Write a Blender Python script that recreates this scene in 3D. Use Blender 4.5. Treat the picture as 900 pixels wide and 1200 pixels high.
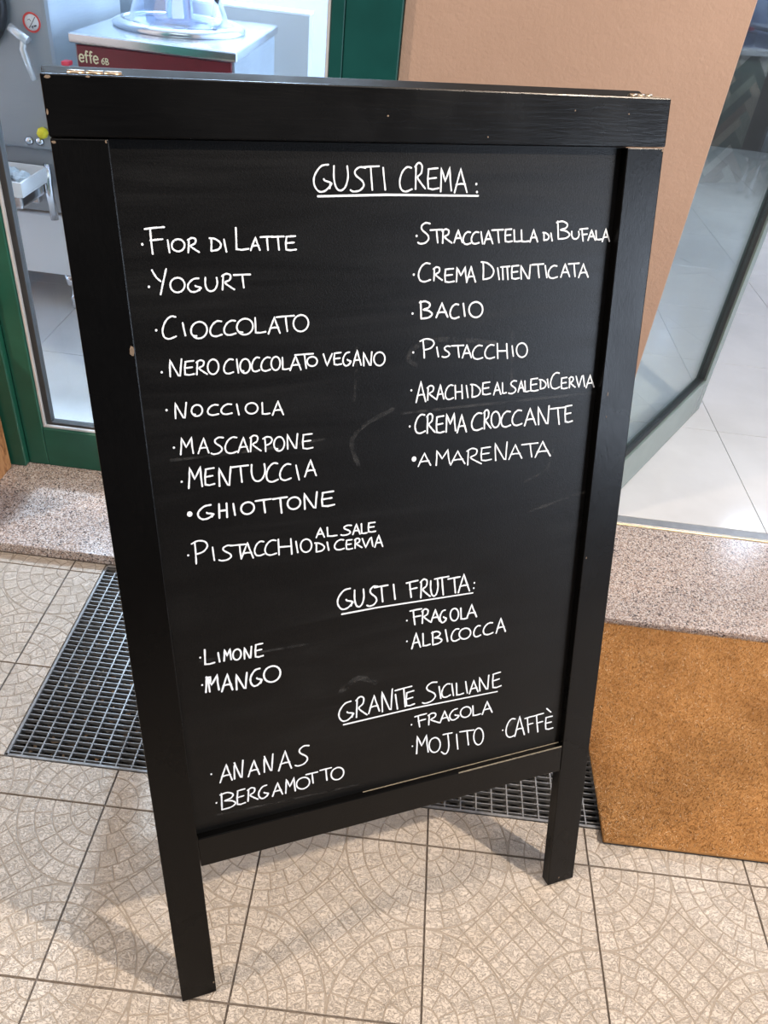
import bpy, bmesh, math, random
import numpy as np
from mathutils import Matrix, Vector
random.seed(7)
rng = np.random.default_rng(7)
C = bpy.context.scene.collection
for o in list(bpy.data.objects): bpy.data.objects.remove(o)

# ------------------------------------------------------------------ camera, world, lights, exposure
SC = bpy.context.scene
SC.view_settings.view_transform = 'Standard'
SC.view_settings.look = 'None'
SC.view_settings.gamma = 1.0
SC.view_settings.use_curve_mapping = False
SC.view_settings.exposure = 0.12

def camera():
    pitch, roll, yaw = 0.6560386, -0.1212068, 0.0019793
    f = Vector((0, 1, 0)); r = Vector((1, 0, 0)); u = Vector((0, 0, 1))
    m = Matrix.Rotation(yaw, 3, 'Z'); f = m @ f; r = m @ r
    m = Matrix.Rotation(-pitch, 3, r); f = m @ f; u = m @ u
    m = Matrix.Rotation(roll, 3, f); r = m @ r; u = m @ u
    cd = bpy.data.cameras.new('camera'); co = bpy.data.objects.new('camera', cd); C.objects.link(co)
    M = Matrix((r, u, -f)).transposed().to_4x4(); M.translation = Vector((-0.16721, -0.87721, 1.50926))
    co.matrix_world = M
    cd.sensor_fit = 'HORIZONTAL'; cd.sensor_width = 36.0; cd.lens = 932.787 / 900 * 36.0
    cd.clip_start = 0.02
    SC.camera = co
camera()

w = bpy.data.worlds.new('arcade_evening'); SC.world = w; w.use_nodes = True
bg = w.node_tree.nodes['Background']
bg.inputs['Color'].default_value = (0.76, 0.76, 0.84, 1); bg.inputs['Strength'].default_value = 0.13

def point(name, loc, power, col, rad):
    l = bpy.data.lights.new(name, 'POINT'); l.energy = power; l.color = col; l.shadow_soft_size = rad
    o = bpy.data.objects.new(name, l); C.objects.link(o); o.location = loc
def area(name, loc, target, power, col, sx, sy):
    l = bpy.data.lights.new(name, 'AREA'); l.energy = power; l.color = col; l.shape = 'RECTANGLE'; l.size = sx; l.size_y = sy
    o = bpy.data.objects.new(name, l); C.objects.link(o); o.location = loc
    o.rotation_euler = (Vector(target) - Vector(loc)).to_track_quat('-Z', 'Y').to_euler()
WARM = (1.0, 0.84, 0.68); COOL = (0.66, 0.79, 1.0)
point('arcade_lamp_right', (2.07, -0.55, 3.2), 450, WARM, 0.05)          # throws the leg shadows to the left
point('arcade_lamp_left', (-3.4, -1.25, 3.0), 360, (1.0, 0.82, 0.66), 0.11)    # throws the fainter shadows to the right
area('arcade_overhead_fill', (-0.2, -0.6, 3.3), (-0.2, -0.6, 0), 46, (0.98, 0.92, 0.88), 3.2, 1.8)  # added soft fill, lifts the pavement shadows while the board stays dark
area('shop_front_across', (6.0, -2.2, 1.3), (0, 0, 1.0), 250, (0.72, 0.83, 1.0), 3.0, 2.2)
area('shop_ceiling_lamp_left', (-2.45, 3.4, 2.85), (-2.45, 3.4, 0), 260, COOL, 0.35, 0.35)
area('shop_ceiling_lamp_middle', (-1.02, 3.4, 2.85), (-1.02, 3.4, 0), 230, COOL, 0.35, 0.35)
area('shop_ceiling_lamp_right', (3.112, 4.986, 2.85), (3.112, 4.986, 0), 9, COOL, 0.3, 0.3)
area('shop_ceiling_lamp_back', (2.3, 2.7, 2.85), (2.3, 2.7, 0), 46, COOL, 0.6, 0.6)

sl = bpy.data.lights.new('counter_fill_spot', 'SPOT'); sl.energy = 190; sl.color = (0.85, 0.92, 1.0); sl.spot_size = 1.9; sl.spot_blend = .6; sl.shadow_soft_size = .06  # added spot, brightens the counter front mirrored in the door
so = bpy.data.objects.new('counter_fill_spot', sl); C.objects.link(so); so.location = (2.5, 4.4, 2.9)
so.rotation_euler = (Vector((3.9, 4.8, .3)) - Vector((2.5, 4.4, 2.9))).to_track_quat('-Z', 'Y').to_euler()

# ------------------------------------------------------------------ object helpers
def tag(o, label=None, cat=None, group=None, kind=None):
    if label: o['label'] = label
    if cat: o['category'] = cat
    if group: o['group'] = group
    if kind: o['kind'] = kind
    return o
def root(name, loc, label=None, cat=None, group=None, kind=None):
    o = bpy.data.objects.new(name, None); C.objects.link(o); o.location = loc; o.empty_display_size = 0.1
    return tag(o, label, cat, group, kind)
def origin_of(o):
    v = Vector(o.location)
    while o.parent: o = o.parent; v += Vector(o.location)
    return v
def link_mesh(name, me, mats, parent=None, loc=None):
    o = bpy.data.objects.new(name, me); C.objects.link(o)
    for m in (mats if isinstance(mats, (list, tuple)) else [mats]): me.materials.append(m)
    if parent:
        o.parent = parent
        me.transform(Matrix.Translation(-origin_of(parent)))
    if loc is not None:                                # give it its own origin
        rel = Vector(loc) - (origin_of(parent) if parent else Vector((0, 0, 0)))
        me.transform(Matrix.Translation(-rel)); o.location = rel
    return o
def obj(name, bm, mats, parent=None, loc=None, smooth=False):
    me = bpy.data.meshes.new(name); bm.normal_update(); bm.to_mesh(me); bm.free()
    if smooth:
        for p in me.polygons: p.use_smooth = True
    return link_mesh(name, me, mats, parent, loc)
I4 = Matrix.Identity(4)
def box(bm, x0, x1, y0, y1, z0, z1, bev=0.0, M=I4, seg=1, shear=0.0):
    b = bmesh.new()
    vs = [b.verts.new((x + shear * y, y, z)) for x in (x0, x1) for y in (y0, y1) for z in (z0, z1)]
    for f in ((0, 1, 3, 2), (4, 6, 7, 5), (0, 4, 5, 1), (2, 3, 7, 6), (0, 2, 6, 4), (1, 5, 7, 3)):
        b.faces.new([vs[i] for i in f])
    bmesh.ops.recalc_face_normals(b, faces=b.faces)
    if bev > 0: bmesh.ops.bevel(b, geom=b.edges[:], offset=bev, segments=seg, profile=0.6, affect='EDGES')
    merge(bm, b, M)
def merge(bm, b, M=I4):
    mp = {v: bm.verts.new(M @ v.co) for v in b.verts}
    for f in b.faces:
        nf = bm.faces.new([mp[v] for v in f.verts]); nf.smooth = f.smooth; nf.material_index = f.material_index
    b.free()
def bx(*a, **k):
    bm = bmesh.new(); box(bm, *a, **k); return bm
def prism(bm, pts, z0, z1, M=I4):
    b = bmesh.new(); n = len(pts)
    lo = [b.verts.new((x, y, z0)) for x, y in pts]; hi = [b.verts.new((x, y, z1)) for x, y in pts]
    b.faces.new(hi); b.faces.new(lo[::-1])
    for i in range(n): b.faces.new((lo[i], lo[(i + 1) % n], hi[(i + 1) % n], hi[i]))
    bmesh.ops.recalc_face_normals(b, faces=b.faces); merge(bm, b, M)
def tube(bm, pts, r, n=12, cap=True, M=I4):
    pts = [Vector(p) for p in pts]; rs = r if isinstance(r, (list, tuple)) else [r] * len(pts)
    b = bmesh.new(); rings = []; up = None
    for i, p in enumerate(pts):
        t = (pts[min(i + 1, len(pts) - 1)] - pts[max(i - 1, 0)]).normalized()
        if up is None: up = t.orthogonal().normalized()
        up = (up - t * up.dot(t)).normalized(); s = t.cross(up)
        rings.append([b.verts.new(p + (up * math.cos(a) + s * math.sin(a)) * rs[i]) for a in [2 * math.pi * k / n for k in range(n)]])
    for a, c in zip(rings, rings[1:]):
        for k in range(n):
            f = b.faces.new((a[k], a[(k + 1) % n], c[(k + 1) % n], c[k])); f.smooth = True
    if cap: b.faces.new(rings[0][::-1]); b.faces.new(rings[-1])
    merge(bm, b, M)
def lathe(bm, prof, c, n=40, M=I4):
    b = bmesh.new(); rings = []
    for r, z in prof:
        if r < 1e-5: rings.append([b.verts.new((c[0], c[1], c[2] + z))])
        else: rings.append([b.verts.new((c[0] + r * math.cos(2 * math.pi * k / n), c[1] + r * math.sin(2 * math.pi * k / n), c[2] + z)) for k in range(n)])
    for a, d in zip(rings, rings[1:]):
        for k in range(n):
            q = [a[k % len(a)], a[(k + 1) % n % len(a)], d[(k + 1) % n % len(d)], d[k % len(d)]]
            u = []
            for v in q:
                if v not in u: u.append(v)
            if len(u) > 2: f = b.faces.new(u); f.smooth = True
    bmesh.ops.recalc_face_normals(b, faces=b.faces); merge(bm, b, M)

# ------------------------------------------------------------------ materials
class NT:
    def __init__(s, name):
        s.m = bpy.data.materials.new(name); s.m.use_nodes = True; s.t = s.m.node_tree; s.b = s.t.nodes['Principled BSDF']
        s.co = s.n('ShaderNodeTexCoord').outputs['Object']
    def n(s, ty, **k):
        x = s.t.nodes.new(ty)
        for a, v in k.items():
            if a in x.inputs.keys(): x.inputs[a].default_value = v
            else: setattr(x, a, v)
        return x
    def l(s, a, b): s.t.links.new(a, b)
    def geo(s): return s.n('ShaderNodeNewGeometry')
    def pos(s): return s.geo().outputs['Position']
    def noise(s, scale, detail=3, rough=.55, vec=None, dist=0):
        x = s.n('ShaderNodeTexNoise'); x.inputs['Scale'].default_value = scale; x.inputs['Detail'].default_value = detail
        x.inputs['Roughness'].default_value = rough; x.inputs['Distortion'].default_value = dist
        s.l(vec if vec is not None else s.pos(), x.inputs['Vector']); return x.outputs['Fac']
    def voro(s, scale, vec=None, feature='F1', out='Distance', rand=1):
        x = s.n('ShaderNodeTexVoronoi', feature=feature); x.inputs['Scale'].default_value = scale; x.inputs['Randomness'].default_value = rand
        s.l(vec if vec is not None else s.pos(), x.inputs['Vector']); return x.outputs[out]
    def ramp(s, fac, stops, const=False):
        x = s.n('ShaderNodeValToRGB'); e = x.color_ramp.elements
        if const: x.color_ramp.interpolation = 'CONSTANT'
        while len(e) < len(stops): e.new(.5)
        for q, (p, c) in zip(e, stops): q.position = p; q.color = (*c, 1) if len(c) == 3 else c
        s.l(fac, x.inputs['Fac']); return x.outputs['Color']
    def mix(s, fac, a, b, mode='MIX'):
        x = s.n('ShaderNodeMixRGB', blend_type=mode)
        for i, v in (('Fac', fac), ('Color1', a), ('Color2', b)):
            if isinstance(v, (int, float)): x.inputs[i].default_value = v
            elif isinstance(v, tuple): x.inputs[i].default_value = (*v, 1) if len(v) == 3 else v
            else: s.l(v, x.inputs[i])
        return x.outputs['Color']
    def math(s, op, a, b=0.0):
        x = s.n('ShaderNodeMath', operation=op)
        for i, v in enumerate((a, b)):
            if isinstance(v, (int, float)): x.inputs[i].default_value = v
            else: s.l(v, x.inputs[i])
        return x.outputs[0]
    def scale(s, v, vec=None):
        x = s.n('ShaderNodeMapping'); x.inputs['Scale'].default_value = v
        s.l(vec if vec is not None else s.pos(), x.inputs['Vector']); return x.outputs['Vector']
    def bump(s, h, strength, dist=.002):
        x = s.n('ShaderNodeBump'); x.inputs['Strength'].default_value = strength; x.inputs['Distance'].default_value = dist
        s.l(h, x.inputs['Height']); s.l(x.outputs['Normal'], s.b.inputs['Normal'])
    def set(s, **k):
        for a, v in k.items():
            a = {'color': 'Base Color', 'rough': 'Roughness', 'metal': 'Metallic', 'spec': 'Specular IOR Level', 'trans': 'Transmission Weight', 'ior': 'IOR', 'alpha': 'Alpha', 'coat': 'Coat Weight', 'coat_rough': 'Coat Roughness', 'emit': 'Emission Color', 'emit_s': 'Emission Strength'}[a]
            i = s.b.inputs[a]
            if isinstance(v, (int, float)): i.default_value = v
            elif isinstance(v, tuple): i.default_value = (*v, 1)
            else: s.l(v, i)
        return s.m
def plain(name, col, rough=.5, metal=0, var=.12, nscale=30, **k):
    t = NT(name); f = t.noise(nscale, 3)
    c = t.ramp(f, [(.25, tuple(x * (1 - var) for x in col)), (.75, tuple(min(1, x * (1 + var)) for x in col))])
    return t.set(color=c, rough=rough, metal=metal, **k)

def m_tile():
    t = NT('embossed_ceramic_tile'); g = t.geo()
    r = g.outputs['Random Per Island']; n1 = t.noise(9, 4); n2 = t.noise(230, 4, .65)
    c = t.ramp(r, [(0, (.555, .48, .40)), (.5, (.595, .515, .43)), (1, (.635, .555, .47))])
    c = t.mix(t.ramp(n1, [(.35, (0, 0, 0)), (.7, (1, 1, 1))]), c, t.mix(.35, c, (.50, .45, .39)))
    wrinkle = t.ramp(t.noise(105, 2, .5, t.scale((1, 1.5, 1)), 1.5), [(.44, (0, 0, 0)), (.5, (1, 1, 1)), (.56, (0, 0, 0))])
    c = t.mix(t.math('MULTIPLY', wrinkle, .62), c, (.36, .295, .235))  # shade of the wrinkled relief darkened into the tile colour
    t.bump(t.math('ADD', t.math('MULTIPLY', wrinkle, -1.4), t.math('MULTIPLY', n2, .5)), .72, .0018)
    return t.set(color=c, rough=t.ramp(n2, [(.3, (.36,) * 3), (.7, (.52,) * 3)]))
def m_grout():
    t = NT('tile_groove'); n = t.noise(120, 4)
    t.bump(n, .4, .001)
    return t.set(color=t.ramp(n, [(.3, (.28, .235, .185)), (.7, (.37, .315, .255))]), rough=.6)
def m_joint():
    t = NT('dark_mortar'); n = t.noise(160, 4); t.bump(n, .6, .001)
    return t.set(color=t.ramp(n, [(.3, (.10, .08, .065)), (.7, (.19, .155, .125))]), rough=.85)
def m_granite(name='speckled_pink_granite'):
    t = NT(name)
    a = t.voro(240, out='Color'); sep = t.n('ShaderNodeSeparateColor'); t.l(a, sep.inputs[0])
    c = t.ramp(sep.outputs[0], [(0, (.38, .29, .24)), (.3, (.46, .38, .34)), (.5, (.31, .23, .19)), (.66, (.54, .47, .43)), (.80, (.21, .17, .155)), (.91, (.07, .06, .06))], True)
    b = t.voro(420, out='Color'); s2 = t.n('ShaderNodeSeparateColor'); t.l(b, s2.inputs[0])
    c = t.mix(t.math('GREATER_THAN', s2.outputs[1], .84), c, (.17, .15, .15))
    c = t.mix(t.math('GREATER_THAN', s2.outputs[2], .84), c, (.66, .60, .56))
    return t.set(color=c, rough=.16, spec=.55)
def m_black(name, dirn, rough=.3, spec=.5, base=.0018):
    t = NT(name)
    n = t.noise(14, 6, .62, t.scale(dirn), 1.2); n2 = t.noise(500, 2)
    t.bump(t.math('ADD', n, t.math('MULTIPLY', n2, .12)), .22, .0009)
    n3 = t.noise(7, 4)
    return t.set(color=t.ramp(n, [(.3, (base * .7, base * .68, base * .68)), (.7, (base * 1.3, base * 1.25, base * 1.25))]),
                 rough=t.ramp(n3, [(.3, (rough * .8,) * 3), (.7, (rough * 1.25,) * 3)]), spec=spec)
def m_board():
    t = NT('blackboard_paint')
    fine = t.noise(560, 2, .7); wipe = t.noise(5, 5, .6, t.scale((.5, .5, 4.5)), 1.5); big = t.noise(3.2, 4, .6)
    dust = t.math('MULTIPLY', t.ramp(wipe, [(.42, (0, 0, 0)), (.8, (1, 1, 1))]), t.ramp(big, [(.4, (0, 0, 0)), (.75, (1, 1, 1))]))
    c = t.mix(t.math('MULTIPLY', dust, .035), t.ramp(fine, [(.3, (.0022, .0022, .0022)), (.7, (.006, .0058, .0058))]), (.28, .28, .27))
    t.bump(fine, .30, .0008)
    return t.set(color=c, rough=t.ramp(wipe, [(.3, (.30,) * 3), (.7, (.38,) * 3)]), spec=.22)
def m_wall():
    t = NT('peach_roller_paint'); n = t.noise(130, 4, .6); n2 = t.noise(38, 3); b = t.noise(2.2, 4)
    t.bump(t.math('ADD', n, n2), .35, .003)
    c = t.ramp(b, [(.3, (.335, .225, .165)), (.7, (.375, .255, .19))])
    return t.set(color=c, rough=.62, spec=.35)
def m_steel(name, col=(.62, .64, .66), rough=.24, scl=(60, 2, 2), metal=1.0):
    t = NT(name); n = t.noise(8, 4, .6, t.scale(scl)); b = t.noise(2.6, 2)
    t.bump(n, .06, .001)
    return t.set(color=t.ramp(b, [(.3, tuple(x * .85 for x in col)), (.7, col)]), metal=metal, rough=t.ramp(n, [(.3, (rough * .85,) * 3), (.7, (rough * 1.2,) * 3)]))
def m_wood():
    t = NT('orange_brown_wood'); n = t.noise(6, 5, .6, t.scale((1, 9, 9), t.scale((1, 1, .3))), 2)
    t.bump(n, .3, .001)
    return t.set(color=t.ramp(n, [(.3, (.16, .06, .02)), (.5, (.42, .21, .09)), (.75, (.52, .29, .14))]), rough=.5)
def m_coir():
    t = NT('coir_fibre'); r = t.geo().outputs['Random Per Island']; n = t.noise(6, 4, .6)
    c = t.ramp(r, [(0, (.14, .06, .018)), (.35, (.32, .15, .045)), (.75, (.50, .26, .09)), (.93, (.72, .47, .23)), (1, (.86, .74, .54))])
    c = t.mix(t.ramp(n, [(.38, (0, 0, 0)), (.7, (.65, .65, .65))]), c, (.25, .11, .03))
    return t.set(color=c, rough=.7, spec=.2)
def m_leaf():
    t = NT('dry_litter'); r = t.geo().outputs['Random Per Island']
    return t.set(color=t.ramp(r, [(0, (.08, .05, .03)), (.5, (.25, .15, .08)), (.9, (.42, .30, .18)), (1, (.6, .55, .45))]), rough=.8)
def m_floor():
    t = NT('polished_porcelain_tile'); n = t.noise(3, 5, .6); o = t.n('ShaderNodeObjectInfo').outputs['Random']
    c = t.ramp(n, [(.3, (.56, .56, .565)), (.7, (.65, .65, .655))])
    c = t.mix(t.math('MULTIPLY', o, .18), c, (.46, .455, .45))
    return t.set(color=c, rough=.11, spec=.6)
def m_glass(name, tint=(.93, .985, .965)):
    t = NT(name); return t.set(color=tint, rough=.0, trans=1.0, ior=1.5)
def m_thin(name, tint, rough=0.0, gain=1.7):          # thin clear sheet: straight transmission plus mirror reflection
    t = NT(name); tr = t.n('ShaderNodeBsdfTransparent'); tr.inputs['Color'].default_value = (*tint, 1)
    gl = t.n('ShaderNodeBsdfGlossy'); gl.inputs['Roughness'].default_value = rough
    fr = t.n('ShaderNodeFresnel'); fr.inputs['IOR'].default_value = 1.5
    mx = t.n('ShaderNodeMixShader'); t.l(t.math('MINIMUM', t.math('MULTIPLY', t.math('MULTIPLY', fr.outputs[0], gain), t.math('SUBTRACT', 1.0, t.geo().outputs['Backfacing'])), .95), mx.inputs[0]); t.l(tr.outputs[0], mx.inputs[1]); t.l(gl.outputs[0], mx.inputs[2])
    t.l(mx.outputs[0], t.t.nodes['Material Output'].inputs['Surface']); return t.m
def m_acrylic(): return m_thin('clear_acrylic', (.84, .88, .97), .08, 4.0)
def m_herring():
    t = NT('herringbone_plank'); o = t.n('ShaderNodeObjectInfo').outputs['Random']; n = t.noise(20, 4, .6, t.scale((3, 1, 1)))
    c = t.ramp(o, [(0, (.10, .17, .14)), (.2, (.30, .21, .15)), (.4, (.60, .50, .38)), (.6, (.85, .81, .72)), (.78, (.33, .38, .30)), (.9, (.66, .50, .38))], True)
    return t.set(color=t.mix(t.math('MULTIPLY', n, .3), c, (.1, .08, .06)), rough=.45)
M = dict(tile=m_tile(), groove=m_grout(), joint=m_joint(), granite=m_granite(), board=m_board(), wall=m_wall(), wood=m_wood(), coir=m_coir(), leaf=m_leaf(), floor=m_floor(), taupe=plain('taupe_back_wall', (.14, .12, .11), .7, var=.2, nscale=3),
    rail=m_black('black_painted_rail', (1.2, 1.2, 16), .24, .26), stile=m_black('black_painted_leg', (16, 16, 1.0), .26, .20),
    chalk=plain('chalk_marker_white', (.82, .86, .90), .7, var=.06, nscale=400),
    dust=plain('chalk_dust', (.22, .19, .14), .8, var=.35, nscale=260), smear=None,
    chip=plain('bare_wood_chip', (.17, .12, .08), .7, var=.3, nscale=300),
    brass=plain('worn_brass', (.36, .28, .20), .34, metal=1, var=.25, nscale=200),
    green=plain('dark_green_paint', (.012, .085, .055), .32, var=.15, nscale=12),
    greend=plain('darker_green_paint', (.006, .055, .05), .30, var=.15, nscale=12),  # darker copy of the frame green, for the right post and stile
    chrome=plain('polished_bead', (.72, .74, .76), .16, metal=.45, var=.1),
    gasket=plain('dark_gasket', (.03, .03, .03), .5), galv=plain('galvanised_steel', (.25, .25, .25), .5, metal=.5, var=.3, nscale=60),
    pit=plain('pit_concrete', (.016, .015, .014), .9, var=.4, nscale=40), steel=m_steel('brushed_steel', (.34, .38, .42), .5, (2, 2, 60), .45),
    steelb=m_steel('bright_steel', (.72, .74, .78), .18), panel=plain('light_grey_metal', (.74, .75, .78), .42, metal=.15, var=.06, nscale=4),
    red=plain('burgundy_panel', (.16, .012, .022), .3, var=.12), cream=plain('cream_lettering', (.80, .72, .48), .5, var=.05),
    white=plain('white_plastic', (.80, .81, .83), .4, var=.04), iwall=plain('shop_white_wall', (.62, .65, .70), .7, var=.04, nscale=3),
    cpart=plain('cream_partition', (.50, .50, .49), .55, var=.04, nscale=4), clear=m_acrylic(),
    pane=m_thin('door_pane', (.94, .985, .985)), grey=plain('grey_green_metal', (.16, .205, .19), .22, var=.1, nscale=5),
    pink=plain('red_button', (.75, .05, .09), .4), signred=plain('sign_red', (.70, .06, .05), .5, var=.05), signblack=plain('sign_black', (.05, .05, .06), .5),
    yellow=plain('yellow_knob', (.80, .68, .02), .4), ice=plain('pale_blue_bag', (.62, .74, .84), .35, var=.15, nscale=25),
    dark=plain('black_plastic', (.018, .02, .024), .3), coirback=plain('mat_rubber_back', (.035, .028, .022), .8),
    gold=plain('threshold_brass', (.72, .62, .42), .3, metal=.8, var=.1), grey2=plain('threshold_grey', (.34, .34, .34), .35, metal=.6, var=.15),
    case=plain('display_case_blue_white', (.62, .70, .82), .4, var=.05), lwall=plain('pale_blue_wall', (.27, .31, .38), .7, var=.03, nscale=3), matt=m_black('black_painted_rail_matt', (1.2, 1.2, 16), .6, .12, .012), ceil=plain('ceiling_white', (.8, .8, .8), .8, var=.02), herring=m_herring(),
    backpaint=plain('beige_surround', (.32, .25, .19), .8, var=.2, nscale=5))
def m_smear():
    t = NT('faint_chalk_smear'); n = t.noise(60, 4, .65)
    return t.set(color=(.75, .75, .73), rough=.8, alpha=t.ramp(n, [(.38, (0, 0, 0)), (.75, (.05,) * 3)]))
M['smear'] = m_smear()

# ------------------------------------------------------------------ pavement: embossed tiles
S = 0.33
def clip_poly(p, nx, ny, d):                    # keep nx*x+ny*y >= d
    out = []
    for i in range(len(p)):
        a, b = p[i], p[(i + 1) % len(p)]
        da, db = a[0] * nx + a[1] * ny - d, b[0] * nx + b[1] * ny - d
        if da >= 0: out.append(a)
        if (da >= 0) != (db >= 0):
            t = da / (da - db); out.append((a[0] + t * (b[0] - a[0]), a[1] + t * (b[1] - a[1])))
    return out
def poly_area(p): return abs(sum(p[i][0] * p[(i + 1) % len(p)][1] - p[(i + 1) % len(p)][0] * p[i][1] for i in range(len(p)))) / 2
def tile_cells():
    cells = []; g = .0011
    rr = [0, .10, .20, .30, .40, .4975]; cnt = [1, 3, 4, 6, 7]
    for cx, cy, a0 in ((0, 0, 0), (S, 0, 90), (S, S, 180), (0, S, 270)):
        for k in range(5):
            r0, r1 = rr[k] * S + (g if k else 0), rr[k + 1] * S - g
            for j in range(cnt[k]):
                rm = (r0 + r1) / 2; ga = g / max(rm, .01)
                t0 = math.radians(a0) + (math.pi / 2) * j / cnt[k] + ga; t1 = math.radians(a0) + (math.pi / 2) * (j + 1) / cnt[k] - ga
                ns = 3 if k < 3 else 2; P = []
                for q in range(ns + 1):
                    t = t0 + (t1 - t0) * q / ns; P.append((cx + r1 * math.cos(t), cy + r1 * math.sin(t)))
                if k == 0: P.append((cx, cy))
                else:
                    for q in range(ns, -1, -1):
                        t = t0 + (t1 - t0) * q / ns; P.append((cx + r0 * math.cos(t), cy + r0 * math.sin(t)))
                cells.append(P)
    q = .098 * S
    for i in range(-5, 6):
        for j in range(-5, 6):
            c = [((i + a) * q, (j + b) * q) for a, b in ((g / q, g / q), (1 - g / q, g / q), (1 - g / q, 1 - g / q), (g / q, 1 - g / q))]
            P = [(S / 2 + (x - y) * .7071, S / 2 + (x + y) * .7071) for x, y in c]
            m = (sum(x for x, _ in P) / 4, sum(y for _, y in P) / 4)
            for cx, cy in ((0, 0), (S, 0), (S, S), (0, S)):
                d = math.hypot(m[0] - cx, m[1] - cy)
                if d < 1e-6: P = []; break
                nx, ny = (m[0] - cx) / d, (m[1] - cy) / d
                if d < .40 * S: P = []; break
                P = clip_poly(P, nx, ny, nx * cx + ny * cy + .5025 * S)
                if len(P) < 3: break
            if len(P) >= 3: cells.append(P)
    return cells
CELLS = tile_cells()
def tile_mesh(x0=0, x1=S, y0=0, y1=S):
    e = .0018; x0 += e; y0 += e; x1 -= e; y1 -= e
    bm = bmesh.new(); box(bm, x0, x1, y0, y1, -.012, -.0011)
    for f in bm.faces: f.material_index = 1
    n0 = len(bm.faces); rg = random.Random(3)
    for P in CELLS:
        for nx, ny, d in ((1, 0, x0), (-1, 0, -x1), (0, 1, y0), (0, -1, -y1)):
            P = clip_poly(P, nx, ny, d)
            if len(P) < 3: break
        if len(P) < 3 or poly_area(P) < 6e-6: continue
        Q = []
        for x, y in P:
            if not Q or math.hypot(x - Q[-1][0], y - Q[-1][1]) > 3e-4: Q.append((x, y))
        if len(Q) < 3: continue
        mx = sum(x for x, _ in Q) / len(Q); my = sum(y for _, y in Q) / len(Q); h = rg.uniform(-.0003, 0)
        lo = [bm.verts.new((x, y, -.0011)) for x, y in Q]
        hi = [bm.verts.new((mx + (x - mx) * .955, my + (y - my) * .955, h)) for x, y in Q]
        try:
            bm.faces.new(hi)
            for i in range(len(Q)): bm.faces.new((lo[i], lo[(i + 1) % len(Q)], hi[(i + 1) % len(Q)], hi[i]))
        except ValueError: pass
    me = bpy.data.meshes.new('tile'); bmesh.ops.recalc_face_normals(bm, faces=bm.faces); bm.to_mesh(me); bm.free()
    me.materials.append(M['tile']); me.materials.append(M['groove'])
    return me
GX0, GX1, GY0, GY1 = -.905, 1.0, .085, .700      # drain pit opening
pave = bmesh.new()
for x0, x1, y0, y1 in ((-4.5, GX0, -4.5, .70), (GX1, 4.5, -4.5, .70), (GX0, GX1, -4.5, GY0)):
    box(pave, x0, x1, y0, y1, -.06, -.0035)
box(pave, -4.5, 4.5, .70, 1.30, -.06, -.001)
pave = obj('pavement', pave, M['joint']); tag(pave, kind='structure')
meshes = {}
def put_tile(i, j, x0=0, x1=S, y0=0, y1=S):
    k = tuple(round(v, 4) for v in (x0, x1, y0, y1))
    if k not in meshes: meshes[k] = tile_mesh(x0, x1, y0, y1)
    o = bpy.data.objects.new('tile', meshes[k]); C.objects.link(o); o.parent = pave
    o.location = (i * S, j * S, random.uniform(-.0004, 0))
for i in range(-7, 7):
    for j in range(-5, 0): put_tile(i, j)
    X = i * S
    if X + S <= GX0 or X >= GX1:                      # clear of the drain
        put_tile(i, 0); put_tile(i, 1); put_tile(i, 2, y1=.70 - 2 * S)
    else:
        put_tile(i, 0, y1=GY0)
        if X < GX0 - .001:
            for j, y0, y1 in ((0, GY0, S), (1, 0, S), (2, 0, .70 - 2 * S)): put_tile(i, j, x1=GX0 - X, y0=y0, y1=y1)
        if X + S > GX1 + .001:
            for j, y0, y1 in ((0, GY0, S), (1, 0, S), (2, 0, .70 - 2 * S)): put_tile(i, j, x0=GX1 - X, y0=y0, y1=y1)
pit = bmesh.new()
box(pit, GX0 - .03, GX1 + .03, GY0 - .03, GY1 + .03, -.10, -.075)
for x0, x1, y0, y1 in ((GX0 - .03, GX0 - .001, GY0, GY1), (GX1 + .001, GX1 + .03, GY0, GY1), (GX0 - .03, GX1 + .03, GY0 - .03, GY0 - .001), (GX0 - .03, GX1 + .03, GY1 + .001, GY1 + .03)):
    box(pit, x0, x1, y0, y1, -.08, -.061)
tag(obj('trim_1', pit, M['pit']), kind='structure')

# the floor drain grating
gr = root('drain_grating', ((GX0 + GX1) / 2, (GY0 + GY1) / 2, -.03), 'galvanised steel drain grating sunk in the pavement behind the menu board', 'grating')
fb = bmesh.new(); T = .004
for x0, x1, y0, y1 in ((GX0 + .001, GX0 + .007, GY0, GY1), (GX1 - .007, GX1 - .001, GY0, GY1), (GX0 + .001, GX1 - .001, GY0 + .001, GY0 + .007), (GX0 + .001, GX1 - .001, GY1 - .007, GY1 - .001)):
    box(fb, x0, x1, y0, y1, -.030, .0, .0008)
obj('rim', fb, M['galv'], gr)
ny = 43; bar = bx(GX0 + .007, GX1 - .007, GY0 + .014 - .0009, GY0 + .014 + .0009, -.012, -.0025)
b0 = obj('slat', bar, M['galv'], gr, loc=((GX0 + GX1) / 2, GY0 + .014, -.006))
for k in range(1, ny):
    o = b0.copy(); C.objects.link(o); o.location.y += k * (GY1 - GY0 - .028) / (ny - 1)
cb = obj('cross_bar', bx(-.0014, .0014, GY0 + .007, GY1 - .007, -.024, -.0015), M['galv'], gr, loc=(0, (GY0 + GY1) / 2, -.012))
n = 56; cb.location.x = GX0 + .034 - gr.location.x
for k in range(1, n):
    o = cb.copy(); C.objects.link(o); o.location.x += k * (GX1 - GX0 - .06) / (n - 1)
lit = bmesh.new(); rl = random.Random(5)
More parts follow.
